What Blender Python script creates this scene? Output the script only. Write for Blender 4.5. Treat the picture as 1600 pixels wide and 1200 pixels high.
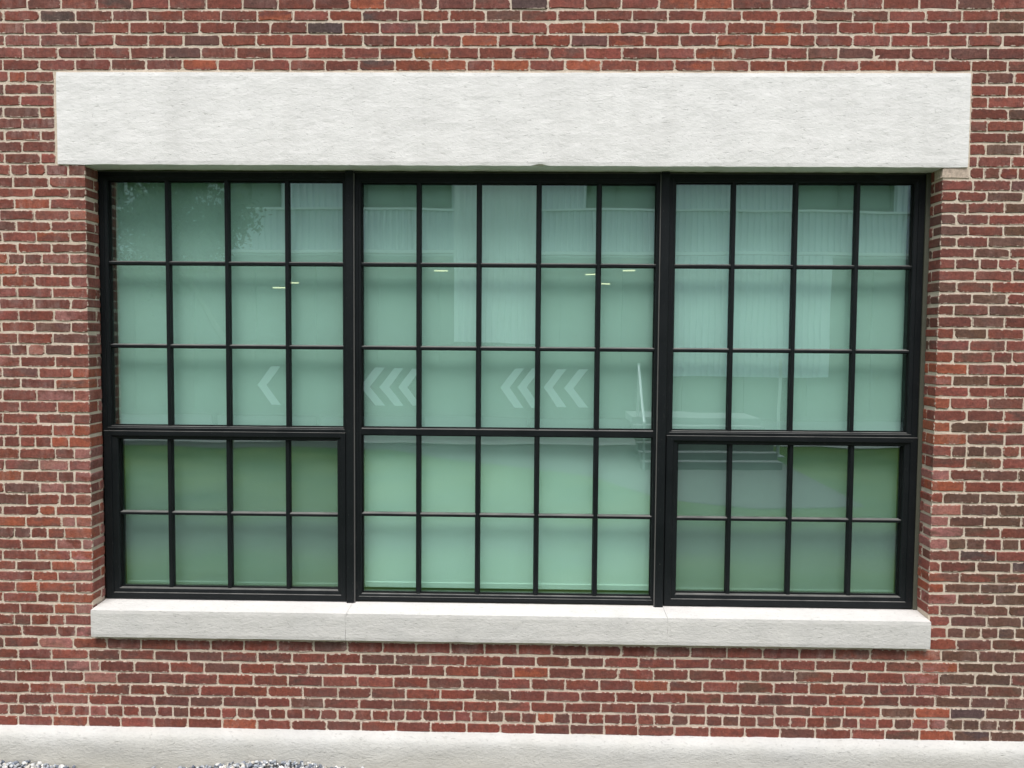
import bpy, bmesh, math, random
import numpy as np
from mathutils import Vector, Matrix, noise

random.seed(7)
rng = np.random.default_rng(7)
scene = bpy.context.scene
for o in list(bpy.data.objects):
    bpy.data.objects.remove(o)

# ---------------------------------------------------------------- camera
EYE = 2.62                                   # camera height above the gravel at the wall
CAM_D = 5.13246
CAM_R = ((0.9997574, -0.0075103, 0.0207047),
         (0.0086256, 0.9984866, -0.0543153),
         (-0.0202655, 0.0544807, 0.9983092))  # rows: right, down, forward in (x, -z, y)
cam_data = bpy.data.cameras.new('camera')
cam_data.sensor_width = 36.0
cam_data.sensor_fit = 'HORIZONTAL'
cam_data.lens = 36.0 * 1350 / 1600
cam_data.clip_start = 0.05
cam_data.clip_end = 1000
cam = bpy.data.objects.new('camera', cam_data)
scene.collection.objects.link(cam)
def cam_axis(r, s):
    return Vector((r[0], r[2], -r[1])) * s
ax, ay, az = cam_axis(CAM_R[0], 1), cam_axis(CAM_R[1], -1), cam_axis(CAM_R[2], -1)
cam.matrix_world = Matrix(((ax.x, ay.x, az.x, 0), (ax.y, ay.y, az.y, -CAM_D), (ax.z, ay.z, az.z, EYE), (0, 0, 0, 1)))
scene.camera = cam

# ---------------------------------------------------------------- sky, sun, exposure
SUN_EL, SUN_AZ = math.radians(62), math.radians(-8)      # azimuth measured from straight in front of the wall
world = bpy.data.worlds.new('World')
scene.world = world
world.use_nodes = True
wn = world.node_tree
sky = wn.nodes.new('ShaderNodeTexSky')
sky.sky_type = 'NISHITA'
sky.sun_disc = False
sky.sun_elevation = SUN_EL
sky.sun_rotation = math.pi + SUN_AZ
sky.air_density = 1.0
sky.dust_density = 2.0
sky.ozone_density = 1.0
hs = wn.nodes.new('ShaderNodeHueSaturation')              # overcast: the blue of the clear sky greyed out
hs.inputs['Saturation'].default_value = 0.38
bg = wn.nodes['Background']
bg.inputs['Strength'].default_value = 0.072
wn.links.new(sky.outputs[0], hs.inputs['Color'])
wn.links.new(hs.outputs[0], bg.inputs['Color'])
sun_data = bpy.data.lights.new('sun', 'SUN')
sun_data.energy = 1.36
sun_data.angle = math.radians(30)
sun_data.color = (1.0, 0.98, 0.965)
sun = bpy.data.objects.new('sun', sun_data)
scene.collection.objects.link(sun)
to_sun = Vector((math.sin(SUN_AZ) * math.cos(SUN_EL), -math.cos(SUN_AZ) * math.cos(SUN_EL), math.sin(SUN_EL)))
sun.rotation_euler = (-to_sun).to_track_quat('-Z', 'Y').to_euler()
sun.location = to_sun * 30
scene.render.engine = 'CYCLES'
scene.cycles.transparent_max_bounces = 24
scene.cycles.max_bounces = 6
scene.cycles.diffuse_bounces = 3
scene.view_settings.view_transform = 'Standard'
scene.view_settings.look = 'None'
scene.view_settings.exposure = 1.19
scene.view_settings.gamma = 1.0
scene.view_settings.use_curve_mapping = False

ROWZ = [4.5191,4.4513,4.3793,4.308,4.2357,4.167,4.0964,4.0293,3.9612,3.8929,3.8246,3.7599,3.6905,3.6237,3.5523,3.4853,3.4229,3.3558,3.2904,3.2258,3.1602,3.0983,3.0317,2.9649,2.8952,2.8293,2.7613,2.6913,2.6241,2.5548,2.4846,2.4161,2.3494,2.2845,2.212,2.1402,2.0712,1.9992,1.9291,1.8589,1.7895,1.719,1.6504,1.5777,1.5137,1.4448,1.3738,1.3057,1.2384,1.174,1.1104,1.0409,0.9752,0.9074,0.8376,0.7657,0.6937,0.6256,0.5534,0.4811,0.4115,0.344,0.2745,0.2048]
FULL = {
 0:[-2.973,-2.772,-2.559,-2.35,-2.131,-1.912,-1.697,-1.49,-1.276,-1.069,-0.863,-0.654,-0.553,-0.34,-0.128,0.087,0.303,0.514,0.732,0.942,1.156,1.38,1.597,1.806,2.018,2.226,2.442,2.645],
 1:[-3.116,-2.899,-2.686,-2.469,-2.261,-2.049,-1.826,-1.611,-1.4,-1.19,-0.995,-0.785,-0.643,-0.486,-0.273,-0.068,0.144,0.363,0.578,0.785,0.992,1.209,1.422,1.632,1.848,2.053,2.265,2.473,2.681],
 2:[-2.992,-2.79,-2.581,-2.368,-2.159,-1.955,-1.744,-1.536,-1.318,-1.107,-0.893,-0.676,-0.534,-0.336,-0.127,0.089,0.297,0.505,0.716,0.915,1.126,1.339,1.557,1.766,1.971,2.18,2.395,2.621],
 3:[-3.112,-2.898,-2.677,-2.46,-2.259,-2.047,-1.831,-1.62,-1.412,-1.201,-0.991,-0.803,-0.582,-0.414,-0.201,0.011,0.223,0.439,0.65,0.854,1.068,1.275,1.488,1.636,1.852,2.069,2.285,2.507,2.708],
 4:[-3.006,-2.797,-2.579,-2.367,-2.162,-1.946,-1.737,-1.53,-1.319,-1.104,-0.894,-0.695,-0.485,-0.313,-0.111,0.101,0.306,0.521,0.729,0.944,1.166,1.38,1.593,1.77,1.975,2.188,2.411,2.627],
 5:[-3.127,-2.909,-2.695,-2.482,-2.273,-2.056,-1.848,-1.636,-1.421,-1.213,-1.014,-0.803,-0.593,-0.384,-0.23,-0.017,0.191,0.4,0.612,0.827,1.049,1.26,1.47,1.684,1.893,2.11,2.322,2.534,2.743],
 56:[-3.205,-2.991,-2.777,-2.568,-2.359,-2.142,-1.93,-1.726,-1.518,-1.299,-1.092,-0.877,-0.675,-0.465,-0.259,-0.057,0.148,0.36,0.569,0.773,0.984,1.203,1.418,1.636,1.846,2.059,2.269,2.481,2.701,2.914],
 57:[-3.12,-2.913,-2.684,-2.49,-2.277,-2.068,-1.86,-1.644,-1.432,-1.225,-1.01,-0.803,-0.589,-0.375,-0.157,0.052,0.257,0.465,0.674,0.889,1.101,1.312,1.523,1.733,1.947,2.153,2.366,2.583,2.795],
 58:[-3.042,-2.828,-2.677,-2.614,-2.404,-2.183,-1.971,-1.75,-1.538,-1.331,-1.119,-0.912,-0.705,-0.499,-0.289,-0.083,0.13,0.343,0.551,0.764,0.975,1.191,1.406,1.616,1.834,2.044,2.262,2.475,2.688,2.9],
 59:[-3.135,-2.92,-2.714,-2.512,-2.303,-2.094,-1.889,-1.669,-1.457,-1.245,-1.03,-0.811,-0.6,-0.394,-0.18,0.022,0.231,0.44,0.645,0.857,1.061,1.273,1.488,1.699,1.909,2.119,2.333,2.546,2.759],
 60:[-3.053,-2.843,-2.64,-2.431,-2.213,-2.0,-1.791,-1.583,-1.367,-1.151,-0.948,-0.737,-0.526,-0.316,-0.102,0.112,0.325,0.538,0.758,0.963,1.178,1.39,1.601,1.815,2.026,2.24,2.453,2.666,2.875],
 61:[-3.126,-2.916,-2.689,-2.495,-2.281,-2.064,-1.859,-1.65,-1.442,-1.238,-1.022,-0.815,-0.6,-0.385,-0.179,0.023,0.229,0.45,0.663,0.867,1.083,1.291,1.499,1.714,1.917,2.131,2.337,2.547,2.756,2.961],
 62:[-3.188,-3.088,-2.989,-2.885,-2.782,-2.683,-2.576,-2.476,-2.373,-2.267,-2.168,-2.069,-1.97,-1.868,-1.773,-1.67,-1.568,-1.47,-1.364,-1.258,-1.156,-1.05,-0.944,-0.842,-0.74,-0.635,-0.537,-0.44,-0.338,-0.237,-0.14,-0.034,0.063,0.168,0.269,0.373,0.47,0.571,0.671,0.772,0.876,0.981,1.085,1.185,1.285,1.389,1.497,1.593,1.692,1.8,1.9,2.003,2.114,2.213,2.32,2.42,2.523,2.625,2.724,2.831,2.93],
 63:[-3.13,-2.915,-2.696,-2.493,-2.287,-2.078,-1.864,-1.651,-1.439,-1.223,-1.011,-0.795,-0.584,-0.365,-0.159,0.048,0.262,0.471,0.676,0.897,1.109,1.321,1.533,1.744,1.959,2.162,2.368,2.575,2.788],
}
LEFT = {
 6:[-3.094,-2.993],
 7:[-3.122,-2.912],
 8:[-3.028],
 9:[-3.13,-2.915],
 10:[-3.02],
 11:[-3.125,-2.91],
 12:[-3.023],
 13:[-3.129,-2.913],
 14:[-3.096,-2.992,-2.884,-2.75],
 15:[-3.082,-2.866],
 16:[-2.96,-2.745],
 17:[-3.077,-2.862],
 18:[-2.959,-2.748],
 19:[-3.069,-2.857],
 20:[-3.156,-2.951,-2.746],
 21:[-3.064,-2.86],
 22:[-3.124,-3.023,-2.919,-2.753],
 23:[-3.067,-2.859],
 24:[-3.166,-2.965,-2.748],
 25:[-3.071,-2.862],
 26:[-2.972,-2.751],
 27:[-3.066,-2.853],
 28:[-3.173,-2.967,-2.75],
 29:[-3.077,-2.864],
 30:[-3.118,-3.017,-2.912,-2.745],
 31:[-3.065,-2.851],
 32:[-3.176,-2.954,-2.751],
 33:[-3.064,-2.854],
 34:[-3.175,-2.968,-2.742],
 35:[-3.072,-2.845],
 36:[-3.179,-2.964,-2.749],
 37:[-3.087,-2.876,-2.747],
 38:[-3.175,-3.077,-2.983,-2.885,-2.779],
 39:[-3.082,-2.863,-2.746],
 40:[-3.174,-2.962,-2.782],
 41:[-3.07,-2.85,-2.749],
 42:[-3.181,-2.962,-2.809],
 43:[-3.042,-2.842,-2.748],
 44:[-3.193,-2.969,-2.867],
 45:[-3.053,-2.833,-2.746],
 46:[-3.125,-3.023,-2.921,-2.815],
 47:[-3.08,-2.867,-2.71],
 48:[-3.2,-2.991,-2.782],
 49:[-3.118,-2.901,-2.752],
 50:[-3.017,-2.863],
 51:[-3.125,-2.983,-2.758],
 52:[-3.206,-2.993,-2.858],
 53:[-3.101,-2.891,-2.761],
 54:[-3.138,-3.035,-2.925,-2.826],
 55:[-3.092,-2.875,-2.76],
}
RIGHT = {
 6:[2.628,2.782],
 7:[2.744],
 8:[2.637],
 9:[2.757],
 10:[2.638],
 11:[2.751],
 12:[2.636],
 13:[2.591,2.782],
 14:[2.546,2.63,2.722,2.825],
 15:[2.57,2.787],
 16:[2.48,2.65],
 17:[2.542,2.755],
 18:[2.481,2.666],
 19:[2.55,2.753],
 20:[2.486,2.667],
 21:[2.592,2.795],
 22:[2.483,2.624,2.731,2.842],
 23:[2.6,2.815],
 24:[2.495,2.699],
 25:[2.586,2.79],
 26:[2.485,2.685],
 27:[2.591,2.781],
 28:[2.49,2.683],
 29:[2.581,2.793],
 30:[2.491,2.722,2.833],
 31:[2.575,2.795],
 32:[2.492,2.701],
 33:[2.588,2.8],
 34:[2.482,2.702],
 35:[2.581,2.798],
 36:[2.49,2.703],
 37:[2.586,2.807],
 38:[2.499,2.589,2.694,2.798,2.899],
 39:[2.584,2.797],
 40:[2.496,2.684,2.894],
 41:[2.582,2.799],
 42:[2.46,2.678,2.888],
 43:[2.571,2.789],
 44:[2.499,2.709,2.923],
 45:[2.591,2.806],
 46:[2.5,2.605,2.714,2.816,2.917],
 47:[2.57,2.781],
 48:[2.459,2.67,2.878],
 49:[2.575,2.79],
 50:[2.486,2.698,2.913],
 51:[2.564,2.787],
 52:[2.464,2.661,2.869],
 53:[2.527,2.743],
 54:[2.511,2.613,2.711,2.814,2.912],
 55:[2.57,2.778],
}

# ---------------------------------------------------------------- helpers
COL = scene.collection
def link(name, mesh, mat=None, parent=None, kind=None):
    o = bpy.data.objects.new(name, mesh)
    COL.objects.link(o)
    if mat is not None and mesh is not None and not mesh.materials:
        mesh.materials.append(mat)
    if parent is not None:
        o.parent = parent
    if kind:
        o['kind'] = kind
    return o
def tag(o, label, cat, group=None):
    o['label'] = label; o['category'] = cat
    if group: o['group'] = group
    return o
def empty(name, loc, label, cat, group=None):
    o = bpy.data.objects.new(name, None)
    COL.objects.link(o)
    o.location = loc
    o.empty_display_size = 0.2
    return tag(o, label, cat, group)
def pydata(name, v, f, smooth=False):
    m = bpy.data.meshes.new(name)
    m.from_pydata([tuple(map(float, p)) for p in v], [], [tuple(map(int, q)) for q in f])
    if smooth:
        m.shade_smooth()
    m.update()
    return m
class MB:
    """collects boxes, prisms and tubes; build() links them as one mesh object"""
    def __init__(s): s.v = []; s.f = []
    def add(s, v, f):
        b = len(s.v); s.v += [tuple(p) for p in v]; s.f += [tuple(i + b for i in q) for q in f]; return s
    def box(s, x0, x1, y0, y1, z0, z1, c=0.0):
        if c <= 0:
            v = [(x, y, z) for z in (z0, z1) for y in (y0, y1) for x in (x0, x1)]
            f = [(0, 2, 3, 1), (4, 5, 7, 6), (0, 1, 5, 4), (2, 6, 7, 3), (0, 4, 6, 2), (1, 3, 7, 5)]
            return s.add(v, f)
        bm = bmesh.new()
        r = bmesh.ops.create_cube(bm, size=1.0)
        for q in bm.verts:
            q.co = Vector(((x0 + x1) / 2 + q.co.x * (x1 - x0), (y0 + y1) / 2 + q.co.y * (y1 - y0), (z0 + z1) / 2 + q.co.z * (z1 - z0)))
        bmesh.ops.bevel(bm, geom=bm.edges[:], offset=c, segments=1, affect='EDGES', profile=0.5)
        bm.verts.index_update()
        s.add([q.co[:] for q in bm.verts], [[q.index for q in f.verts] for f in bm.faces])
        bm.free(); return s
    def tube(s, a, b, r0, r1=None, n=8):
        r1 = r0 if r1 is None else r1
        a, b = Vector(a), Vector(b); d = (b - a).normalized()
        u = d.orthogonal().normalized(); w = d.cross(u)
        v = []
        for p, r in ((a, r0), (b, r1)):
            for i in range(n):
                t = 2 * math.pi * i / n
                v.append(p + (u * math.cos(t) + w * math.sin(t)) * r)
        f = [(i, (i + 1) % n, n + (i + 1) % n, n + i) for i in range(n)] + [tuple(range(n - 1, -1, -1)), tuple(range(n, 2 * n))]
        return s.add(v, f)
    def ring(s, outer, inner, prof):
        """mitred frame: rectangles (x0,x1,z0,z1) swept through prof = [(t, y)], t=0 at outer and 1 at inner"""
        v = []
        for t, y in prof:
            x0, x1, z0, z1 = [o + (i - o) * t for o, i in zip(outer, inner)]
            v += [(x0, y, z0), (x1, y, z0), (x1, y, z1), (x0, y, z1)]
        f = []
        for k in range(len(prof) - 1):
            for i in range(4):
                j = (i + 1) % 4
                f.append((4 * k + i, 4 * k + j, 4 * k + 4 + j, 4 * k + 4 + i))
        return s.add(v, f)
    def prism(s, sec, axis, a, b):
        """cross-section sec [(p, y)] swept from a to b along x or z; p is the other in-plane axis"""
        n = len(sec); v = []
        for e in (a, b):
            for p, y in sec:
                v.append((p, y, e) if axis == 'z' else (e, y, p))
        f = [(i, (i + 1) % n, n + (i + 1) % n, n + i) for i in range(n)] + [tuple(range(n - 1, -1, -1)), tuple(range(n, 2 * n))]
        return s.add(v, f)
    def mesh(s, name):
        m = pydata(name, s.v, s.f)
        bm = bmesh.new(); bm.from_mesh(m); bmesh.ops.recalc_face_normals(bm, faces=bm.faces[:]); bm.to_mesh(m); bm.free()
        return m
    def build(s, name, mat, parent=None, kind=None):
        return link(name, s.mesh(name), mat, parent, kind)

# ---------------------------------------------------------------- materials
def srgb(r, g, b):
    def c(x):
        x /= 255.0
        return x / 12.92 if x <= 0.04045 else ((x + 0.055) / 1.055) ** 2.4
    return (c(r), c(g), c(b), 1.0)
class NT:
    def __init__(s, name):
        s.m = bpy.data.materials.new(name); s.m.use_nodes = True
        s.t = s.m.node_tree; s.n = s.t.nodes; s.p = s.n['Principled BSDF']
        s.geo = s.n.new('ShaderNodeNewGeometry')
    def val(s, sock, v):
        if isinstance(v, bpy.types.NodeSocket): s.t.links.new(v, sock)
        else: sock.default_value = v
    def pos(s, scale=(1, 1, 1), rot=(0, 0, 0), src=None):
        m = s.n.new('ShaderNodeMapping'); m.inputs['Scale'].default_value = scale; m.inputs['Rotation'].default_value = rot
        s.t.links.new(src or s.geo.outputs['Position'], m.inputs['Vector']); return m.outputs[0]
    def noise(s, vec, scale, detail=4, rough=0.55, dist=0.0):
        n = s.n.new('ShaderNodeTexNoise'); n.inputs['Scale'].default_value = scale; n.inputs['Detail'].default_value = detail
        n.inputs['Roughness'].default_value = rough; n.inputs['Distortion'].default_value = dist
        s.t.links.new(vec, n.inputs['Vector']); return n.outputs[0]
    def voro(s, vec, scale, feature='F1'):
        n = s.n.new('ShaderNodeTexVoronoi'); n.feature = feature; n.inputs['Scale'].default_value = scale
        s.t.links.new(vec, n.inputs['Vector']); return n.outputs['Distance']
    def ramp(s, fac, a, b, va=0.0, vb=1.0):
        n = s.n.new('ShaderNodeMapRange'); n.clamp = True
        for k, v in (('From Min', a), ('From Max', b), ('To Min', va), ('To Max', vb)): s.val(n.inputs[k], v)
        s.val(n.inputs['Value'], fac); return n.outputs[0]
    def mix(s, fac, a, b, mode='MIX'):
        n = s.n.new('ShaderNodeMix'); n.data_type = 'RGBA'; n.blend_type = mode
        s.val(n.inputs[0], fac); s.val(n.inputs[6], a); s.val(n.inputs[7], b); return n.outputs[2]
    def math(s, op, a, b=0.0):
        n = s.n.new('ShaderNodeMath'); n.operation = op; s.val(n.inputs[0], a); s.val(n.inputs[1], b); return n.outputs[0]
    def attr(s, name, out='Color'):
        n = s.n.new('ShaderNodeAttribute'); n.attribute_name = name; return n.outputs[out]
    def vadd(s, a, b):
        n = s.n.new('ShaderNodeVectorMath'); n.operation = 'ADD'; s.val(n.inputs[0], a); s.val(n.inputs[1], b); return n.outputs[0]
    def bump(s, h, dist, strength=1.0, normal=None):
        n = s.n.new('ShaderNodeBump'); n.inputs['Distance'].default_value = dist; n.inputs['Strength'].default_value = strength
        s.t.links.new(h, n.inputs['Height'])
        if normal: s.t.links.new(normal, n.inputs['Normal'])
        return n.outputs[0]
    def out(s, color=None, rough=0.8, normal=None, spec=0.3, metal=0.0):
        if color is not None: s.val(s.p.inputs['Base Color'], color)
        s.val(s.p.inputs['Roughness'], rough); s.p.inputs['Specular IOR Level'].default_value = spec
        s.p.inputs['Metallic'].default_value = metal
        if normal: s.t.links.new(normal, s.p.inputs['Normal'])
        return s.m

def mat_brick():
    t = NT('old_red_brick')
    sh = t.vadd(t.geo.outputs['Position'], t.attr('seed', 'Vector'))
    big = t.noise(t.pos((7, 7, 15), src=sh), 1.0, 3, 0.6, 0.4)
    col = t.mix(t.ramp(big, 0.42, 0.64), t.attr('col'), t.attr('col2'))
    mott = t.noise(sh, 50, 5, 0.7)
    col = t.mix(1.0, col, t.mix(t.ramp(mott, 0.28, 0.72), (0.70, 0.69, 0.69, 1), (1.30, 1.29, 1.28, 1)), 'MULTIPLY')
    soot = t.noise(t.pos((1.0, 1.0, 0.8)), 2.2, 4, 0.6)
    col = t.mix(t.ramp(soot, 0.45, 0.75, 0, 0.30), col, (0.11, 0.075, 0.065, 1))
    dirt = t.noise(t.pos((1, 1, 1.6), src=sh), 17, 3, 0.6)
    col = t.mix(t.ramp(dirt, 0.5, 0.75, 0, 0.45), col, (0.085, 0.055, 0.050, 1))
    # pale lime bloom, dark pits, cracks and mortar smeared over the arrises
    patch = t.noise(t.pos((9, 9, 9), src=sh), 1.0, 3, 0.6)
    streak = t.noise(t.pos((32, 32, 9), src=sh), 1.0, 3, 0.6)
    bloom = t.math('MULTIPLY', t.math('MULTIPLY', t.ramp(streak, 0.36, 0.8), t.ramp(patch, 0.38, 0.72)), t.attr('bloom', 'Fac'))
    col = t.mix(bloom, col, srgb(186, 158, 150))
    pit = t.noise(sh, 120, 3, 0.6)
    pitm = t.ramp(pit, 0.62, 0.72)
    col = t.mix(1.0, col, t.mix(t.ramp(pit, 0.3, 0.7), (0.78, 0.78, 0.78, 1), (1.22, 1.22, 1.22, 1)), 'MULTIPLY')
    col = t.mix(t.math('MULTIPLY', pitm, 0.65), col, (0.02, 0.013, 0.012, 1))
    crack = t.noise(t.pos((18, 18, 45), src=sh), 1.0, 4, 0.65, 1.5)
    crackm = t.ramp(t.math('ABSOLUTE', t.math('SUBTRACT', crack, 0.5)), 0.0, 0.03, 1, 0)
    crackm = t.math('MULTIPLY', crackm, t.ramp(patch, 0.52, 0.62))
    col = t.mix(t.math('MULTIPLY', crackm, 0.5), col, (0.02, 0.013, 0.012, 1))
    def sub(v): 
        n = t.n.new('ShaderNodeSeparateXYZ'); t.t.links.new(v, n.inputs[0]); return n.outputs
    fp, fs = sub(t.attr('facepos', 'Vector')), sub(t.attr('facesize', 'Vector'))
    dx = t.math('SUBTRACT', fs[0], t.math('ABSOLUTE', fp[0])); dz = t.math('SUBTRACT', fs[1], t.math('ABSOLUTE', fp[1]))
    edge = t.math('MINIMUM', dx, dz)
    sm = t.math('ADD', edge, t.math('MULTIPLY', t.math('SUBTRACT', t.noise(t.pos((1, 1, 1), src=sh), 48, 4, 0.65), 0.405), 0.034))
    smear = t.ramp(sm, 0.0008, 0.0026, 1, 0)
    col = t.mix(t.math('MULTIPLY', smear, 0.92), col, t.mix(mott, srgb(168, 150, 134), srgb(220, 203, 187)))
    return t.out(col, 0.9, t.bump(mott, 0.0034), 0.15)
def mat_mortar():
    t = NT('lime_mortar')
    p = t.geo.outputs['Position']
    a = t.noise(p, 9, 4, 0.6); b = t.noise(p, 160, 4, 0.7); c = t.noise(p, 1.3, 3)
    col = t.mix(t.ramp(a, 0.3, 0.7), srgb(206, 189, 168), srgb(236, 221, 203))
    col = t.mix(t.ramp(c, 0.4, 0.7), col, srgb(224, 206, 188))
    col = t.mix(1.0, col, t.mix(b, (0.66, 0.66, 0.66, 1), (1.25, 1.25, 1.25, 1)), 'MULTIPLY')
    h = t.math('ADD', t.math('MULTIPLY', t.noise(p, 45, 4, 0.6), 1.0), t.math('MULTIPLY', b, 0.6))
    return t.out(col, 0.95, t.bump(h, 0.005), 0.1)
def mat_plaster(name, c1, c2, relief, stain=None, zs=None, ys=1.0):
    """rough troweled cement: long ripples, pits and scratches in relief"""
    t = NT(name)
    p = t.geo.outputs['Position']
    q = t.pos((0.7, 1.0, 1.3), (0, math.radians(-18), 0))
    r1 = t.noise(q, 52, 5, 0.68, 0.4); r3 = t.noise(p, 3.2, 5, 0.6)
    run = t.noise(t.pos((6.0, 6.0, 0.7)), 1.0, 4, 0.6)
    pit = t.ramp(t.noise(t.pos((0.6, 1, 1.5), (0, math.radians(-20), 0)), 60, 3, 0.5, 0.8), 0.63, 0.70)
    col = t.mix(t.ramp(r3, 0.32, 0.68), c1, c2)
    col = t.mix(t.ramp(run, 0.50, 0.80, 0, 0.16), col, (0.42, 0.40, 0.36, 1))
    col = t.mix(1.0, col, t.mix(r1, (0.90, 0.90, 0.90, 1), (1.08, 1.08, 1.08, 1)), 'MULTIPLY')
    col = t.mix(t.math('MULTIPLY', pit, 0.22), col, (0.20, 0.19, 0.17, 1))
    if stain:
        sep = t.n.new('ShaderNodeSeparateXYZ'); t.t.links.new(p, sep.inputs[0])
        m = t.ramp(t.math('ADD', sep.outputs['Z'], t.math('MULTIPLY', t.noise(t.pos((0.5, 1, 1.0)), 4, 4, 0.6), 0.22)), zs[0], zs[1], 1, 0)
        col = t.mix(t.math('MULTIPLY', m, 0.75), col, stain)
    h = t.math('SUBTRACT', r1, t.math('MULTIPLY', pit, 0.25))
    return t.out(col, 0.9, t.bump(h, relief), 0.2)
def mat_plain(name, col, rough=0.6, vary=0.12, scale=8, spec=0.3, metal=0.0, bump=0.0, bscale=60):
    t = NT(name); p = t.geo.outputs['Position']
    n = t.noise(p, scale, 5, 0.6)
    c = t.mix(1.0, col, t.mix(n, (1 - vary,) * 3 + (1,), (1 + vary,) * 3 + (1,)), 'MULTIPLY')
    nm = t.bump(t.noise(p, bscale, 4, 0.6), bump) if bump else None
    return t.out(c, rough, nm, spec, metal)
def mat_frame():
    t = NT('black_painted_metal'); p = t.geo.outputs['Position']
    n = t.noise(p, 7, 5, 0.6); d = t.noise(t.pos((1, 1, 0.3)), 40, 4, 0.7)
    col = t.mix(n, (0.0040, 0.0058, 0.0070, 1), (0.0075, 0.0098, 0.0112, 1))
    col = t.mix(t.ramp(d, 0.62, 0.8, 0, 0.22), col, (0.09, 0.085, 0.075, 1))
    col = t.mix(t.ramp(t.noise(p, 210, 2, 0.5), 0.73, 0.77, 0, 0.5), col, (0.3, 0.29, 0.27, 1))
    sep = t.n.new('ShaderNodeSeparateXYZ'); t.t.links.new(t.geo.outputs['True Normal'], sep.inputs[0])
    dusty_highlight = t.math('MULTIPLY', t.ramp(sep.outputs['Z'], 0.35, 0.9), t.ramp(n, 0.2, 0.6, 0.15, 0.55))     # sky-lit highlight painted on upward ledges, mixed with dusty grey
    col = t.mix(dusty_highlight, col, (0.30, 0.29, 0.27, 1))
    return t.out(col, t.ramp(n, 0.3, 0.7, 0.45, 0.62), t.bump(t.noise(p, 30, 2), 0.0006), 0.25)
def mat_glass(name, tint, r0):
    t = NT(name)
    t.n.remove(t.p)
    tr = t.n.new('ShaderNodeBsdfTransparent'); tr.inputs[0].default_value = tint
    gl = t.n.new('ShaderNodeBsdfGlossy'); gl.inputs['Roughness'].default_value = 0.004
    gl.inputs['Color'].default_value = (0.90, 0.98, 1.0, 1)
    h = t.noise(t.pos((1.0, 1.0, 1.0)), 1.9, 1.5, 0.4)
    t.t.links.new(t.bump(h, 0.0007), gl.inputs['Normal'])
    lw = t.n.new('ShaderNodeLayerWeight'); lw.inputs['Blend'].default_value = 0.5
    f5 = t.math('POWER', lw.outputs['Facing'], 5.0)
    fac = t.math('ADD', t.math('MULTIPLY', f5, 1 - r0), r0)
    mx = t.n.new('ShaderNodeMixShader')
    t.t.links.new(fac, mx.inputs[0]); t.t.links.new(tr.outputs[0], mx.inputs[1]); t.t.links.new(gl.outputs[0], mx.inputs[2])
    t.t.links.new(mx.outputs[0], t.n['Material Output'].inputs['Surface'])
    return t.m
def mat_screen():
    t = NT('insect_mesh')
    t.p.inputs['Base Color'].default_value = (0.035, 0.04, 0.038, 1); t.p.inputs['Roughness'].default_value = 0.8
    tr = t.n.new('ShaderNodeBsdfTransparent'); mx = t.n.new('ShaderNodeMixShader'); mx.inputs[0].default_value = 0.17
    t.t.links.new(tr.outputs[0], mx.inputs[1]); t.t.links.new(t.p.outputs[0], mx.inputs[2])
    t.t.links.new(mx.outputs[0], t.n['Material Output'].inputs['Surface'])
    return t.m
def mat_emit(name, col, st):
    t = NT(name); t.p.inputs['Base Color'].default_value = (0.8, 0.8, 0.75, 1)
    t.p.inputs['Emission Color'].default_value = col; t.p.inputs['Emission Strength'].default_value = st
    return t.m
def mat_grass():
    t = NT('mown_grass'); p = t.geo.outputs['Position']
    a = t.noise(p, 0.55, 4, 0.6); b = t.noise(p, 30, 5, 0.7)
    col = t.mix(t.ramp(a, 0.35, 0.65), (0.045, 0.105, 0.02, 1), (0.11, 0.165, 0.035, 1))
    col = t.mix(1.0, col, t.mix(b, (0.55, 0.55, 0.55, 1), (1.45, 1.45, 1.45, 1)), 'MULTIPLY')
    sep = t.n.new('ShaderNodeSeparateXYZ'); t.t.links.new(p, sep.inputs[0])
    y = t.math('ADD', sep.outputs['Y'], t.math('MULTIPLY', t.math('SUBTRACT', t.noise(p, 0.7, 5, 0.65), 0.5), 2.2))
    worn = t.math('MULTIPLY', t.ramp(y, -7.6, -6.4), t.ramp(y, -5.6, -4.2, 1, 0))          # trodden gravel track through the grass
    col = t.mix(t.math('MULTIPLY', worn, 0.85), col, (0.105, 0.112, 0.112, 1))
    return t.out(col, 0.9, t.bump(b, 0.03), 0.1)
def mat_attr(name, rough=0.8):
    t = NT(name); p = t.geo.outputs['Position']
    n = t.noise(p, 120, 4, 0.6)
    c = t.mix(1.0, t.attr('col'), t.mix(n, (0.8, 0.8, 0.8, 1), (1.2, 1.2, 1.2, 1)), 'MULTIPLY')
    return t.out(c, rough, t.bump(n, 0.002), 0.3)

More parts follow.
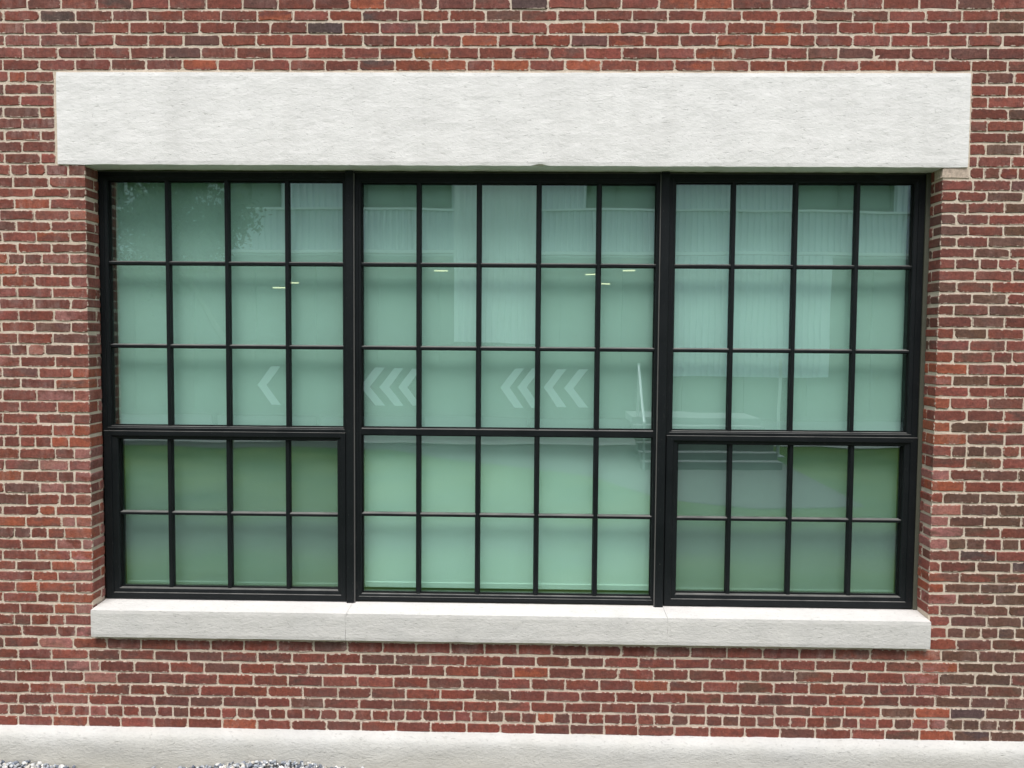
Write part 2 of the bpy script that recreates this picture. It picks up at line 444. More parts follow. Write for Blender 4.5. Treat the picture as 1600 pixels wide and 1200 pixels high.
M = dict(
    brick=mat_brick(), mortar=mat_mortar(),
    lintel=mat_plaster('white_painted_cement', srgb(234, 231, 228), srgb(245, 242, 239), 0.0027),
    sill=mat_plaster('grey_cast_concrete', srgb(212, 209, 205), srgb(222, 218, 213), 0.0032),
    plinth=mat_plaster('parged_concrete', srgb(200, 199, 195), srgb(212, 211, 207), 0.0055, srgb(190, 184, 164), (0.0, 0.34)),
    frame=mat_frame(),
    sealant=mat_plain('olive_sealant', srgb(88, 88, 76), 0.7, 0.15, 30, bump=0.001),
    gasket=mat_plain('black_rubber', (0.004, 0.005, 0.005, 1), 0.7, 0.1, 20, 0.15),
    edge=mat_plain('side_highlight_grey', (0.13, 0.125, 0.12, 1), 0.5, 0.2, 20),  # lighter grey standing in for light on the cover sides
    glass=mat_glass('green_tinted_glass', (0.882, 1.0, 0.958, 1), 0.195),
    screen=mat_screen(),
    shade=mat_plain('white_shade_fabric', (0.88, 0.90, 0.88, 1), 0.85, 0.04, 3, 0.1, bump=0.0008, bscale=400),
    room=mat_plain('dark_room_paint', (0.06, 0.06, 0.06, 1), 0.9),
    ground=mat_grass(),
    asphalt=mat_plain('asphalt', (0.10, 0.10, 0.102, 1), 0.9, 0.25, 20, bump=0.004, bscale=150),
    paving=mat_plain('concrete_paving', (0.20, 0.20, 0.205, 1), 0.9, 0.1, 6, bump=0.002),
    bounce_slab=mat_plain('pale_bounce_slab', (0.52, 0.52, 0.50, 1), 0.9, 0.1, 3, bump=0.002),
    bed=mat_plain('gravel_fines', (0.12, 0.12, 0.12, 1), 0.95, 0.4, 60, bump=0.01, bscale=120),
    gravel=mat_attr('crushed_stone'),
    siding=mat_plain('pale_corrugated_steel', (0.72, 0.77, 0.84, 1), 0.45, 0.06, 2, 0.4),
    siding2=mat_plain('white_corrugated_steel', (0.86, 0.90, 0.92, 1), 0.45, 0.05, 2, 0.4),
    dark=mat_plain('dark_steel', (0.03, 0.033, 0.035, 1), 0.5),
    farglass=mat_plain('far_window_glass', (0.045, 0.085, 0.07, 1), 0.08, 0.1, 2, 0.5),
    darkglass=mat_plain('dark_shopfront_glass', (0.03, 0.042, 0.036, 1), 0.12, 0.2, 1, 0.5),
    white=mat_plain('white_vinyl', (0.90, 0.92, 0.92, 1), 0.6, 0.04),
    steel=mat_plain('galvanised_steel', (0.62, 0.64, 0.65, 1), 0.35, 0.1, 20, 0.5, 0.3),
    lamp=mat_emit('lit_tube', (1.0, 0.90, 0.5, 1), 1.2),
    bark=mat_plain('grey_bark', (0.10, 0.085, 0.07, 1), 0.9, 0.3, 14, bump=0.01, bscale=40),
    leaf=mat_attr('green_leaf', 0.6),
)

# ---------------------------------------------------------------- ground
def sheet(name, pts, z, mat):
    m = pydata(name, [(x, y, z) for x, y in pts], [tuple(range(len(pts)))])
    return link(name, m, mat, None, 'structure')
sheet('ground', [(-250, -250), (250, -250), (250, 250), (-250, 250)], -0.06, M['ground'])
sheet('bounce_apron', [(-60, -24), (60, -24), (60, -15.9), (-60, -15.9)], -0.044, M['bounce_slab'])  # pale slab added to bounce light up onto the metal building
sheet('car_park', [(-60, -60), (5.7, -60), (5.4, -8.3), (3.6, -8.0), (2.2, -8.8), (1.2, -11.0), (-3.4, -14.6), (-60, -19.0)], -0.052, M['asphalt'])

# ---------------------------------------------------------------- brick wall
OPEN_L, OPEN_R = -2.647, 2.392
OPEN_T, SILL_B = EYE + 1.002, EYE - 1.834
LIN_L, LIN_R, LIN_T = -2.806, 2.531, EYE + 1.538
SILL_BACK, SILL_FRONT = EYE - 1.657, EYE - 1.670
WALL_X0, WALL_X1 = -5.2, 5.0
wall = empty('brick_wall', (0, 0.1, 0), 'old red brick wall with pale mortar joints around the large black window', 'brick wall')
def child(o):
    o.parent = wall
    o.matrix_parent_inverse = Matrix.Translation((0, -0.1, 0))
    return o

PAL = dict(A=srgb(140, 82, 72), B=srgb(122, 72, 63), C=srgb(158, 88, 67), D=srgb(113, 78, 70), E=srgb(90, 73, 71),
           F=srgb(163, 109, 101), G=srgb(106, 78, 66), H=srgb(134, 76, 64))
MORT = srgb(206, 188, 170)
def pick_colour(x, z, r):
    """the brickwork is redder on top, maroon below, browner to the lower right, with rosy replacements by the jambs"""
    zz = z - EYE
    if zz > 1.55: w = dict(A=5, B=5, H=5, C=1.1, D=1.6, E=0.35)
    elif zz < -1.85: w = dict(B=7, H=5, A=2, D=2.0, C=0.3)
    else: w = dict(A=5, B=5, H=4, C=1, D=2.2, F=0.5)
    if zz > 1.7 and -0.2 < x < 0.5: w['E'] = 5
    if x > 2.2 and zz < -0.9:
        k = min(1.0, (x - 2.2) / 0.5 + (-0.9 - zz) * 0.25)
        w = dict(G=9 * k + 1, E=1.8 * k, D=3, B=3, A=2 * (1 - k) + 0.3)
    elif x > 1.0 and zz < -1.9: w['G'] = 3
    elif x > 2.4: w = dict(A=3.5, B=5, H=4, G=3.5, D=1.5)
    if -0.2 > zz and -2.95 < x < -2.6: w = dict(F=5, C=4, A=5, H=2, B=1.5)
    if zz < -0.1 and 2.35 < x < 2.52: w = dict(C=5, A=4, F=2.5, H=2)
    ks = list(w); c = r.choices(ks, [w[k] for k in ks])[0]
    c2 = r.choices(ks, [w[k] for k in ks])[0] if r.random() < 0.55 else r.choice('DDBH')
    if r.random() < 0.45: c2 = c
    return c, c2
BR = []                                        # every brick: verts, faces, colours
def brick(x0, x1, z0, z1, depth=0.05, face='front', y0=0.0, colour=None, wob=True):
    r = random.Random(int(round((x0 + 9) * 1000)) * 100003 + int(round(z0 * 1000)) * 7 + len(face))
    w, h = x1 - x0, z1 - z0
    if w < 0.012: return
    def j(s): return r.gauss(0, s)
    rad = [max(0.0015, min(r.gauss(0.0045, 0.0018), 0.009)) for _ in range(4)]
    for k in range(4):
        if r.random() < 0.15: rad[k] = r.uniform(0.010, 0.017)
    rad = [min(q, w * 0.3, h * 0.3) for q in rad]
    a, b, c, d = rad
    e = [j(0.0015) for _ in range(12)]
    sl = j(0.0014)
    pts = [(a, e[0]), (w * r.uniform(.26, .4), e[1] + j(.0013)), (w * r.uniform(.6, .74), e[2] + j(.0013)), (w - b, e[3] + sl),
           (w + e[4], b + sl), (w + e[5], h - c + sl), (w - c, h + e[6] + sl),
           (w * r.uniform(.6, .74), h + e[7] + j(.0013)), (w * r.uniform(.26, .4), h + e[8] + j(.0013)), (d, h + e[9]), (e[10], h - d), (e[11], a)]
    yf = y0 + j(0.0010); tl = j(0.0007); tv = j(0.0007)
    v = []
    ch = 0.0032
    for k, (yy, ins) in enumerate(((yf, ch), (yf + 0.0030, 0.0), (depth, 0.0))):
        for (p, q) in pts:
            pp = p + (ch if p < w / 2 else -ch) * (ins > 0) * (1 if (p < 0.02 or p > w - 0.02) else 0)
            qq = q + (ch if q < h / 2 else -ch) * (ins > 0)
            dd = yy + ((p / w - .5) * tl + (q / h - .5) * tv if k < 2 else 0)
            if face == 'front': v.append((x0 + pp, dd, z0 + qq))
            elif face == 'left': v.append((OPEN_L - dd, x0 + pp, z0 + qq))         # jamb on the left, facing +x
            else: v.append((OPEN_R + dd, x1 - pp, z0 + qq))                        # jamb on the right, facing -x
    if wob:
        v = [(p[0], p[1], p[2] + 0.0030 * noise.noise((p[0] * 1.1, 3.1, round(z0 * 14) * 1.7)) + 0.0020 * noise.noise((p[0] * 4, 9.1, round(z0 * 14)))) for p in v]
    n = 12
    f = [tuple(range(n))]
    for k in range(2):
        for i in range(n):
            f.append((k * n + i, k * n + n + i, k * n + n + (i + 1) % n, k * n + (i + 1) % n))
    cx = sum(p[0] for p in v) / len(v); cz = z0 + h / 2
    k1, k2 = pick_colour(cx, cz, r)
    def vary(key):
        g = r.gauss(1, 0.07); c = PAL[key]
        return (c[0] * g * r.gauss(1, .04), c[1] * g, c[2] * g * r.gauss(1, .05), 1)
    c1, c2 = vary(k1), vary(k2)
    bloom = abs(r.gauss(0, 0.22)) + (0.35 if (cx < -2.3 and cz > EYE - 0.4) else 0.0) + (0.25 if cx < -2.6 and cz < EYE - 0.4 else 0)
    if abs(cz - (SILL_B - 0.05)) < 0.05 and OPEN_L < cx < OPEN_R: bloom += 0.45
    if colour is not None: c1 = c2 = colour
    BR.append((v, f, c1, c2, (r.uniform(0, 50), r.uniform(0, 50), r.uniform(0, 50)), min(bloom, 0.95),
               [(p - w / 2, q - h / 2, 0.0) for p, q in pts] * 2 + [((p - w / 2) * 0.1, (q - h / 2) * 0.1, 0.0) for p, q in pts], (w / 2, h / 2, 0.0)))
HJ, VJ = 0.0047, 0.0057
def extend(js, k, left, right):
    head = k % 8 == 6
    st = 0.1058 if head else 0.2115
    js = list(js); rr = random.Random(k)
    while left and js[0] > WALL_X0: js.insert(0, js[0] - st + rr.gauss(0, 0.002))
    while right and js[-1] < WALL_X1: js.append(js[-1] + st + rr.gauss(0, 0.002))
    return js
def course(js, zt, zb, end_l=None, end_r=None, corner=None, k=0):
    edges = list(js)
    zs = (zb + VJ, zt - VJ)
    spans = []
    if end_l is not None: spans.append((end_l, edges[0] - HJ))
    for a, b in zip(edges, edges[1:]): spans.append((a + HJ, b - HJ))
    if end_r is not None: spans.append((edges[-1] + HJ, end_r))
    for i, (a, b) in enumerate(spans):
        is_corner = (corner == 'left' and i == len(spans) - 1) or (corner == 'right' and i == 0)
        if is_corner:
            long_face = b - a > 0.145
            d = 0.098 if long_face else 0.152
            col = MORT if (k == 14 and corner == 'right') else None
            brick(a, b, *zs, depth=d, colour=col)
            if long_face:
                brick(d + 0.012, 0.156, *zs, depth=0.05, face=corner)
        else:
            brick(a, b, *zs)
ZT = lambda k: ROWZ[k - 1] if k > 0 else ROWZ[0] + 0.0693 * (1 - k)
for k in range(0, 6): course(extend(FULL[k], k, 1, 1), ZT(k), ROWZ[k], k=k)
for k in range(-14, 0):
    base = FULL[2] if k % 2 == 0 else FULL[3]
    if k % 8 == 6: base = [FULL[62][0] + 0.1058 * i + random.gauss(0, .002) for i in range(58)]
    else: base = [q + random.gauss(0, 0.004) for q in base]
    course(extend(base, k, 1, 1), ZT(k), ZT(k + 1), k=k)
for k in range(6, 56):
    zt, zb = ZT(k), ROWZ[k]
    if k < 14: el, er, c = LIN_L - 0.020, LIN_R + 0.012, None
    elif k < 53: el, er, c = OPEN_L, OPEN_R, True
    else: el, er, c = OPEN_L - 0.004, OPEN_R + 0.016, None
    course(extend(LEFT[k], k, 1, 0), zt, zb, end_r=el, corner='left' if c else None, k=k)
    course(extend(RIGHT[k], k, 0, 1), zt, zb, end_l=er, corner='right' if c else None, k=k)
for k in range(56, 64): course(extend(FULL[k], k, 1, 1), ZT(k), ROWZ[k], k=k)

def brick_mesh(name, items):
    V, F, c1, c2, sd, bl, fp, fs = [], [], [], [], [], [], [], []
    for (v, f, a, b, s, q, g_, z_) in items:
        o = len(V); V += v; F += [tuple(i + o for i in g) for g in f]
        n = len(v); c1 += [a] * n; c2 += [b] * n; sd += [s] * n; bl += [q] * n; fp += g_; fs += [z_] * n
    m = pydata(name, V, F)
    for nm, ty, dat in (('col', 'FLOAT_COLOR', c1), ('col2', 'FLOAT_COLOR', c2), ('seed', 'FLOAT_VECTOR', sd), ('bloom', 'FLOAT', bl), ('facepos', 'FLOAT_VECTOR', fp), ('facesize', 'FLOAT_VECTOR', fs)):
        at = m.attributes.new(nm, ty, 'POINT')
        at.data.foreach_set({'FLOAT_COLOR': 'color', 'FLOAT_VECTOR': 'vector', 'FLOAT': 'value'}[ty], np.asarray(dat, dtype=np.float32).ravel())
    return m
def seen_area(item):
    v = item[0]; ps = []
    for p in v[:12]:
        q = (p[0], -(p[2] - EYE), p[1] + CAM_D)
        c = [sum(a * b for a, b in zip(r, q)) for r in CAM_R]
        ps.append((min(1600, max(0, 800 + 1350 * c[0] / c[2])), min(1200, max(0, 600 + 1350 * c[1] / c[2]))))
    return abs(sum(ps[i - 1][0] * ps[i][1] - ps[i][0] * ps[i - 1][1] for i in range(12))) / 2
order = sorted(BR, key=seen_area, reverse=True)
for it in order[:300]:
    o = child(link('brick', brick_mesh('brick', [it]), M['brick']))
rest = child(link('brickwork', brick_mesh('brickwork', order[300:]), M['brick'], kind='stuff'))
rest['label'] = 'remaining red bricks of the wall'

# mortar bed: wavy sheet a few millimetres behind the brick faces, returning into the opening
def grid_sheet(name, x0, x1, z0, z1, step, yfun):
    nx = max(2, int((x1 - x0) / step)); nz = max(2, int((z1 - z0) / step))
    xs = np.linspace(x0, x1, nx + 1); zs = np.linspace(z0, z1, nz + 1)
    v = [(x, yfun(x, z), z) for z in zs for x in xs]
    f = [(i * (nx + 1) + j, i * (nx + 1) + j + 1, (i + 1) * (nx + 1) + j + 1, (i + 1) * (nx + 1) + j) for i in range(nz) for j in range(nx)]
    return v, f
def my(x, z): return 0.0040 + 0.0011 * noise.noise((x * 9, 1.7, z * 9)) + 0.0010 * noise.noise((x * 31, 4.7, z * 31))
W_TOP, W_BOT = ROWZ[0] + 0.0693 * 15, ROWZ[63] - 0.03
mb = MB()
ML, MR = OPEN_L - 0.004, OPEN_R + 0.004
for (a, b, c, d) in ((WALL_X0, ML, W_BOT, W_TOP), (MR, WALL_X1, W_BOT, W_TOP), (ML, MR, W_BOT, SILL_B + 0.004), (ML, MR, OPEN_T + 0.004, W_TOP)):
    mb.add(*grid_sheet('m', a, b, c, d, 0.03, my))
mb.box(ML - 0.25, ML, 0.0045, 0.411, SILL_B - 0.2, OPEN_T + 0.2)
mb.box(MR, MR + 0.25, 0.0045, 0.411, SILL_B - 0.2, OPEN_T + 0.2)
mb.box(ML - 0.25, MR + 0.25, 0.02, 0.411, SILL_B - 0.3, SILL_B + 0.01)
mb.box(ML - 0.25, MR + 0.25, 0.02, 0.411, OPEN_T + 0.01, OPEN_T + 0.35)
child(link('mortar', pydata('mortar', mb.v, mb.f), M['mortar']))

# ---------------------------------------------------------------- lintel, sill, plinth
def rough_block(x0, x1, y0, y1, z0, z1, step, amp, edge, z_back=None, zt_front=None, chips=(), seed=0.0, ends=(None, None), bottom_round=0.0):
    """block with a finely divided, uneven front, top and underside; profile runs underside back > front > top back"""
    prof = []
    n1 = max(2, int((y1 - y0) / 0.03)); n2 = max(3, int((z1 - z0) / step))
    for i in range(n1): prof.append((y1 + (y0 - y1) * i / n1, z0, 0))
    for i in range(n2 + 1): prof.append((y0, z0 + (z1 - z0) * i / n2, 1))
    zb = z1 if z_back is None else z_back
    for i in range(1, n1 + 1): prof.append((y0 + (y1 - y0) * i / n1, z1 + (zb - z1) * i / n1, 2))
    nx = int((x1 - x0) / step); v = []; m = len(prof)
    for j in range(nx + 1):
        x = x0 + (x1 - x0) * j / nx
        for (y, z, s) in prof:
            xx = x
            if j == 0 and ends[0]: xx = x + ends[0](z)
            if j == nx and ends[1]: xx = x + ends[1](z)
            nz = amp * (noise.fractal((x * 6 + seed, z * 14, seed), 0.8, 2.1, 5))
            ez = edge * (noise.fractal((x * 9 + seed, 7.7 + (z > (z0 + z1) / 2) * 5, seed), 0.7, 2.0, 4))
            yy, zz = y, z
            if s == 1: yy = y + nz
            dz0, dz1 = z - z0, z1 - z
            if s == 1 and (dz0 < 1e-6 or dz1 < 1e-6): yy += 0.0022
            if s == 0 or dz0 < step * 0.6: zz += ez
            elif dz1 < step * 0.6: zz += ez * 0.6
            for (cx, cw, chh) in chips:
                if s <= 1 and dz0 < step * 0.6 and y < y0 + 0.05:
                    t = max(0.0, 1 - abs(x - cx) / cw)
                    zz += chh * t ** 0.7
            v.append((xx, yy, zz))
    f = [(j * m + i, (j + 1) * m + i, (j + 1) * m + i + 1, j * m + i + 1) for j in range(nx) for i in range(m - 1)]
    f.append(tuple(range(m - 1, -1, -1))); f.append(tuple(range(nx * m, nx * m + m)))
    bm = bmesh.new()
    bv = [bm.verts.new(p) for p in v]
    for q in f:
        try: bm.faces.new([bv[i] for i in q])
        except ValueError: pass
    bmesh.ops.recalc_face_normals(bm, faces=bm.faces[:])
    me = bpy.data.meshes.new('block'); bm.to_mesh(me); bm.free()
    return me
lin = child(link('lintel', rough_block(LIN_L, LIN_R, -0.007, 0.41, OPEN_T, LIN_T, 0.022, 0.0016, 0.0022, chips=((0.05, 0.045, 0.011),), seed=3.3,
            ends=(lambda z: 0.002 * noise.noise((z * 9, 0, 1)), lambda z: 0.003 * noise.noise((z * 9, 0, 2)))), M['lintel']))
lin['label'] = 'rough white painted lintel over the window'
def crack(s):
    return lambda z: 0.004 * noise.noise((z * 28, s, 0.3)) + 0.006 * noise.noise((z * 9, s, 0.7))
sx = (OPEN_L + 0.004, -1.092, 0.835, OPEN_R + 0.002)
for i in range(3):
    a, b = sx[i] + (0.0009 if i else 0), sx[i + 1] - (0.0009 if i < 2 else 0)
    s = child(link('sill_block', rough_block(a, b, -0.042, 0.20, SILL_B, SILL_FRONT, 0.02, 0.0014, 0.0012, z_back=SILL_BACK, seed=8.1 + 0.0 * i,
              ends=(crack(i) if i else None, crack(i + 1) if i < 2 else None)), M['sill']))
# plinth: parged footing with a rounded sloping top
def plinth():
    pr = [(0.03, -0.000), (0.0, -0.003), (-0.010, -0.008), (-0.026, -0.016), (-0.041, -0.025), (-0.052, -0.036), (-0.059, -0.049), (-0.064, -0.066)]
    pr += [(-0.066 - 0.0010 * i, -0.066 - 0.02 * i) for i in range(1, 18)]
    zt = EYE - 2.405
    v = []; nx = int((WALL_X1 - WALL_X0) / 0.022); m = len(pr)
    for jx in range(nx + 1):
        x = WALL_X0 + (WALL_X1 - WALL_X0) * jx / nx
        for i, (y, z) in enumerate(pr):
            a = noise.fractal((x * 4, i * 0.16, 5.5), 0.8, 2.1, 5)
            e = noise.fractal((x * 7, 2.2, 1.1), 0.8, 2.1, 4)
            k = min(1.0, i / 5)
            v.append((x, y + 0.0045 * a * k, zt + z + 0.0035 * e * (1 if i < 8 else 0.3)))
    f = [(jx * m + i, jx * m + i + 1, (jx + 1) * m + i + 1, (jx + 1) * m + i) for jx in range(nx) for i in range(m - 1)]
    bm = bmesh.new(); bv = [bm.verts.new(p) for p in v]
    for q in f: bm.faces.new([bv[i] for i in q])
    me = bpy.data.meshes.new('plinth'); bm.to_mesh(me); bm.free(); me.shade_smooth()
    return me
pl = child(link('plinth', plinth(), M['plinth']))
pl['label'] = 'pale parged concrete footing along the bottom of the wall'

# ---------------------------------------------------------------- gravel
def gh(x, y):
    g = 0.070 * math.exp(-((x + 1.52) / 0.50) ** 2) * math.exp(-((y + 0.1) / 0.35) ** 2) + 0.032 * math.exp(-((x + 3.1) / 0.4) ** 2)
    return -0.022 + g + 0.008 * noise.noise((x * 3, y * 3, 0.4))
v, f = [], []
nx, ny = 120, 14
for i in range(ny + 1):
    for j2 in range(nx + 1):
        x = WALL_X0 + (WALL_X1 - WALL_X0) * j2 / nx; y = -0.06 - 0.9 * i / ny
        v.append((x, y, gh(x, y) - 0.012))
for i in range(ny):
    for j2 in range(nx):
        a = i * (nx + 1) + j2; f.append((a, a + nx + 1, a + nx + 2, a + 1))
link('gravel_bed', pydata('gravel_bed', v, f), M['bed'], None, 'structure')
def icosa():
    t = (1 + 5 ** 0.5) / 2
    v = np.array([(-1, t, 0), (1, t, 0), (-1, -t, 0), (1, -t, 0), (0, -1, t), (0, 1, t), (0, -1, -t), (0, 1, -t), (t, 0, -1), (t, 0, 1), (-t, 0, -1), (-t, 0, 1)])
    f = np.array([(0, 11, 5), (0, 5, 1), (0, 1, 7), (0, 7, 10), (0, 10, 11), (1, 5, 9), (5, 11, 4), (11, 10, 2), (10, 7, 6), (7, 1, 8), (3, 9, 4), (3, 4, 2), (3, 2, 6), (3, 6, 8), (3, 8, 9), (4, 9, 5), (2, 4, 11), (6, 2, 10), (8, 6, 7), (9, 8, 1)])
    return v / np.linalg.norm(v[0]), f
iv, if_ = icosa()
N = 14000
V = np.zeros((N * 12, 3)); C = np.ones((N * 12, 4), np.float32); F = np.zeros((N * 20, 3), int)
pc = [srgb(160, 165, 170), srgb(188, 191, 192), srgb(226, 225, 220), srgb(128, 134, 144), srgb(202, 197, 186), srgb(104, 110, 120)]
for i in range(N):
    near = i < N * 0.62
    x = rng.uniform(WALL_X0, WALL_X1); y = -0.085 - (rng.uniform(0, 0.25) if near else rng.uniform(0.25, 0.86))
    r = 0.0065 + 0.009 * rng.random() ** 1.5
    s = iv * (1 + rng.normal(0, 0.22, (12, 1))) * np.array([1.25, 0.95, 0.75]) * r
    q = rng.normal(size=(3, 3)); q, _ = np.linalg.qr(q)
    V[i * 12:(i + 1) * 12] = s @ q.T + (x, y, gh(x, y) + rng.uniform(-0.006, 0.012))
    C[i * 12:(i + 1) * 12] = np.array(pc[rng.choice(6, p=[.25, .22, .2, .16, .09, .08])]) * rng.normal(1, .12); C[i * 12:(i + 1) * 12, 3] = 1
    F[i * 20:(i + 1) * 20] = if_ + i * 12
def tri_mesh(name, V, F, C=None):
    m = bpy.data.meshes.new(name)
    n = F.shape[1]
    m.vertices.add(len(V)); m.vertices.foreach_set('co', np.asarray(V, np.float32).ravel())
    m.loops.add(len(F) * n); m.loops.foreach_set('vertex_index', np.asarray(F, np.int32).ravel())
    m.polygons.add(len(F)); m.polygons.foreach_set('loop_start', np.arange(0, len(F) * n, n, dtype=np.int32))
    m.update(calc_edges=True)
    if C is not None:
        at = m.attributes.new('col', 'FLOAT_COLOR', 'POINT'); at.data.foreach_set('color', np.asarray(C, np.float32).ravel())
    m.validate()
    return m
tag(link('gravel', tri_mesh('gravel', V, F, C), M['gravel'], None, 'stuff'), 'blue grey and white crushed stone heaped against the wall footing', 'gravel')

# ---------------------------------------------------------------- window
win = empty('window', (-0.1, 0.2, SILL_BACK), 'large black framed window of many panes in three units set in brick', 'window')
def wchild(o, parent=win):
    o.parent = parent
    o.matrix_parent_inverse = Matrix.Translation(-win.location) if parent is win else Matrix.Identity(4)
    return o
Y_FR, Y_GL, Y_BK = 0.160, 0.200, 0.262
H_ = EYE
FPROF = [(0, Y_BK), (0, Y_FR + 0.002), (0.05, Y_FR), (0.60, Y_FR), (0.64, Y_FR + 0.006), (0.94, Y_FR + 0.009), (1.0, Y_FR + 0.013), (1.0, Y_BK), (0, Y_BK)]
SPROF = [(0, Y_BK - 0.01), (0, 0.151), (0.03, 0.149), (0.56, 0.149), (0.60, 0.157), (0.93, 0.160), (1.0, 0.165), (1.0, Y_BK - 0.01), (0, Y_BK - 0.01)]
def muntin_v(x, z0, z1, parent, w=0.0255):
    sec = [(x - w / 2 - 0.004, Y_GL + 0.013), (x - w / 2 - 0.004, Y_GL - 0.001), (x - w / 2, Y_GL - 0.006), (x - w / 2 + 0.001, Y_GL - 0.021), (x - w / 2 + 0.004, Y_GL - 0.024),
           (x + w / 2 - 0.004, Y_GL - 0.024), (x + w / 2 - 0.001, Y_GL - 0.021), (x + w / 2, Y_GL - 0.006), (x + w / 2 + 0.004, Y_GL - 0.001), (x + w / 2 + 0.004, Y_GL + 0.013)]
    return wchild(MB().prism(sec, 'z', z0, z1).build('muntin', M['frame']), parent)
def muntin_h(z, x0, x1, parent, w=0.0215):
    sec = [(z - w / 2 - 0.003, Y_GL + 0.012), (z - w / 2 - 0.003, Y_GL - 0.001), (z - w / 2, Y_GL - 0.006), (z - w / 2 + 0.001, Y_GL - 0.0195), (z - w / 2 + 0.004, Y_GL - 0.0225),
           (z + w / 2 - 0.005, Y_GL - 0.0225), (z + w / 2 - 0.001, Y_GL - 0.0185), (z + w / 2, Y_GL - 0.006), (z + w / 2 + 0.003, Y_GL - 0.001), (z + w / 2 + 0.003, Y_GL + 0.012)]
    return wchild(MB().prism(sec, 'x', x0, x1).build('muntin', M['frame']), parent)
def lights(parent, x0, x1, z0, z1, xm, zm):
    """muntins at xm, zm and one pane of glass in each opening"""
    wchild(MB().ring((x0 - 0.001, x1 + 0.001, z0 - 0.001, z1 + 0.001), (x0 + 0.007, x1 - 0.007, z0 + 0.008, z1 - 0.007),
           [(0, Y_GL + 0.001), (0, Y_GL - 0.014), (0.8, Y_GL - 0.012), (1, Y_GL - 0.002), (1, Y_GL + 0.001), (0, Y_GL + 0.001)]).build('gasket', M['gasket']), parent)
    for x in xm: muntin_v(x, z0 - 0.004, z1 + 0.004, parent)
    zm = sorted(zm)
    xe = [x0 - 0.006] + list(xm) + [x1 + 0.006]; ze = [z0 - 0.006] + list(zm) + [z1 + 0.006]
    for z in zm:
        for i in range(len(xe) - 1):
            a = xe[i] + (0.0125 if i else 0); b = xe[i + 1] - (0.0125 if i < len(xe) - 2 else 0)
            muntin_h(z, a, b, parent)
    for i in range(len(xe) - 1):
        for k in range(len(ze) - 1):
            a = xe[i] + (0.002 if i else 0); b = xe[i + 1] - (0.002 if i < len(xe) - 2 else 0)
            c = ze[k] + (0.002 if k else 0); d = ze[k + 1] - (0.002 if k < len(ze) - 2 else 0)
            wchild(MB().box(a, b, Y_GL, Y_GL + 0.006, c, d).build('pane', M['glass']), parent)
def cen(e, y=Y_GL - 0.022): return e * (CAM_D + y) / (CAM_D + 0.16)
RZ = [H_ + 0.438, H_ - 0.0735]
# left unit
fl = wchild(MB().ring((-2.650, -1.126, H_ - 0.598, H_ + 0.990), (-2.600, -1.149, H_ - 0.570, H_ + 0.940), FPROF).build('frame', M['frame']))
lights(fl, -2.600, -1.149, H_ - 0.570, H_ + 0.940, [cen(-2.229), cen(-1.862), cen(-1.491)], RZ)
sl_ = wchild(MB().ring((-2.640, -1.132, H_ - 1.655, H_ - 0.599), (-2.556, -1.186, H_ - 1.588, H_ - 0.650), SPROF).build('sash', M['frame']))
sl_['label'] = 'lower left opening sash with mitred corners'
lights(sl_, -2.556, -1.186, H_ - 1.588, H_ - 0.650, [cen(-2.234), cen(-1.865), cen(-1.496)], [cen(-1.116) + H_])
# centre unit with its own transom
fc = wchild(MB().ring((-1.078, 0.783, H_ - 1.651, H_ + 0.990), (-1.037, 0.762, H_ - 1.608, H_ + 0.932), FPROF).build('frame', M['frame']))
xm = [cen(-0.683), cen(-0.315), cen(0.049), cen(0.414)]
lights(fc, -1.037, 0.762, H_ - 0.569, H_ + 0.932, xm, RZ)
lights(fc, -1.037, 0.762, H_ - 1.608, H_ - 0.612, xm, [cen(-1.108) + H_])
tp = [(H_ - 0.612, Y_BK - 0.01), (H_ - 0.612, Y_FR + 0.016), (H_ - 0.609, Y_FR + 0.012), (H_ - 0.575, Y_FR + 0.012), (H_ - 0.5695, Y_FR + 0.017), (H_ - 0.569, Y_BK - 0.01)]
wchild(MB().prism(tp, 'x', -1.038, 0.763).build('transom', M['frame']))
# right unit
fr = wchild(MB().ring((0.834, 2.368, H_ - 0.594, H_ + 0.990), (0.876, 2.307, H_ - 0.568, H_ + 0.940), FPROF).build('frame', M['frame']))
lights(fr, 0.876, 2.307, H_ - 0.568, H_ + 0.940, [cen(1.225), cen(1.599), cen(1.968)], RZ)
sr = wchild(MB().ring((0.842, 2.366, H_ - 1.650, H_ - 0.595), (0.916, 2.292, H_ - 1.582, H_ - 0.648), SPROF).build('sash', M['frame']))
sr['label'] = 'lower right opening sash with mitred corners'
lights(sr, 0.916, 2.292, H_ - 1.582, H_ - 0.648, [cen(1.236), cen(1.607), cen(1.977)], [cen(-1.112) + H_])
# outer fixed frame behind the sashes, mullion covers, sealant
for a, b in ((-2.650, -1.126), (0.834, 2.368)):
    wchild(MB().ring((a, b, H_ - 1.657, H_ - 0.598), (a + 0.03, b - 0.03, H_ - 1.63, H_ - 0.62), [(0, Y_BK), (0, 0.168), (1, 0.168), (1, Y_BK), (0, Y_BK)]).build('sash_frame', M['frame']))
for a, b in ((-1.127, -1.079), (0.784, 0.835)):
    wchild(MB().box(a, b, 0.136, 0.27, H_ - 1.668, H_ + 0.998, 0.003).build('mullion_cover', M['frame']))
se = MB()
se.box(-2.664, -2.651, 0.150, 0.27, H_ - 1.66, H_ + 1.0, 0.002)
se.box(2.369, 2.400, 0.148, 0.27, H_ - 1.66, H_ + 1.0, 0.003)
for a, b in ((-2.651, -1.127), (-1.079, 0.784), (0.835, 2.369)):
    se.box(a, b, 0.172, 0.27, H_ + 0.991, H_ + 1.004, 0.001)
    se.box(a, b, 0.163, 0.27, H_ - 1.668, H_ - 1.657, 0.001)
wchild(se.build('sealant', M['sealant']))
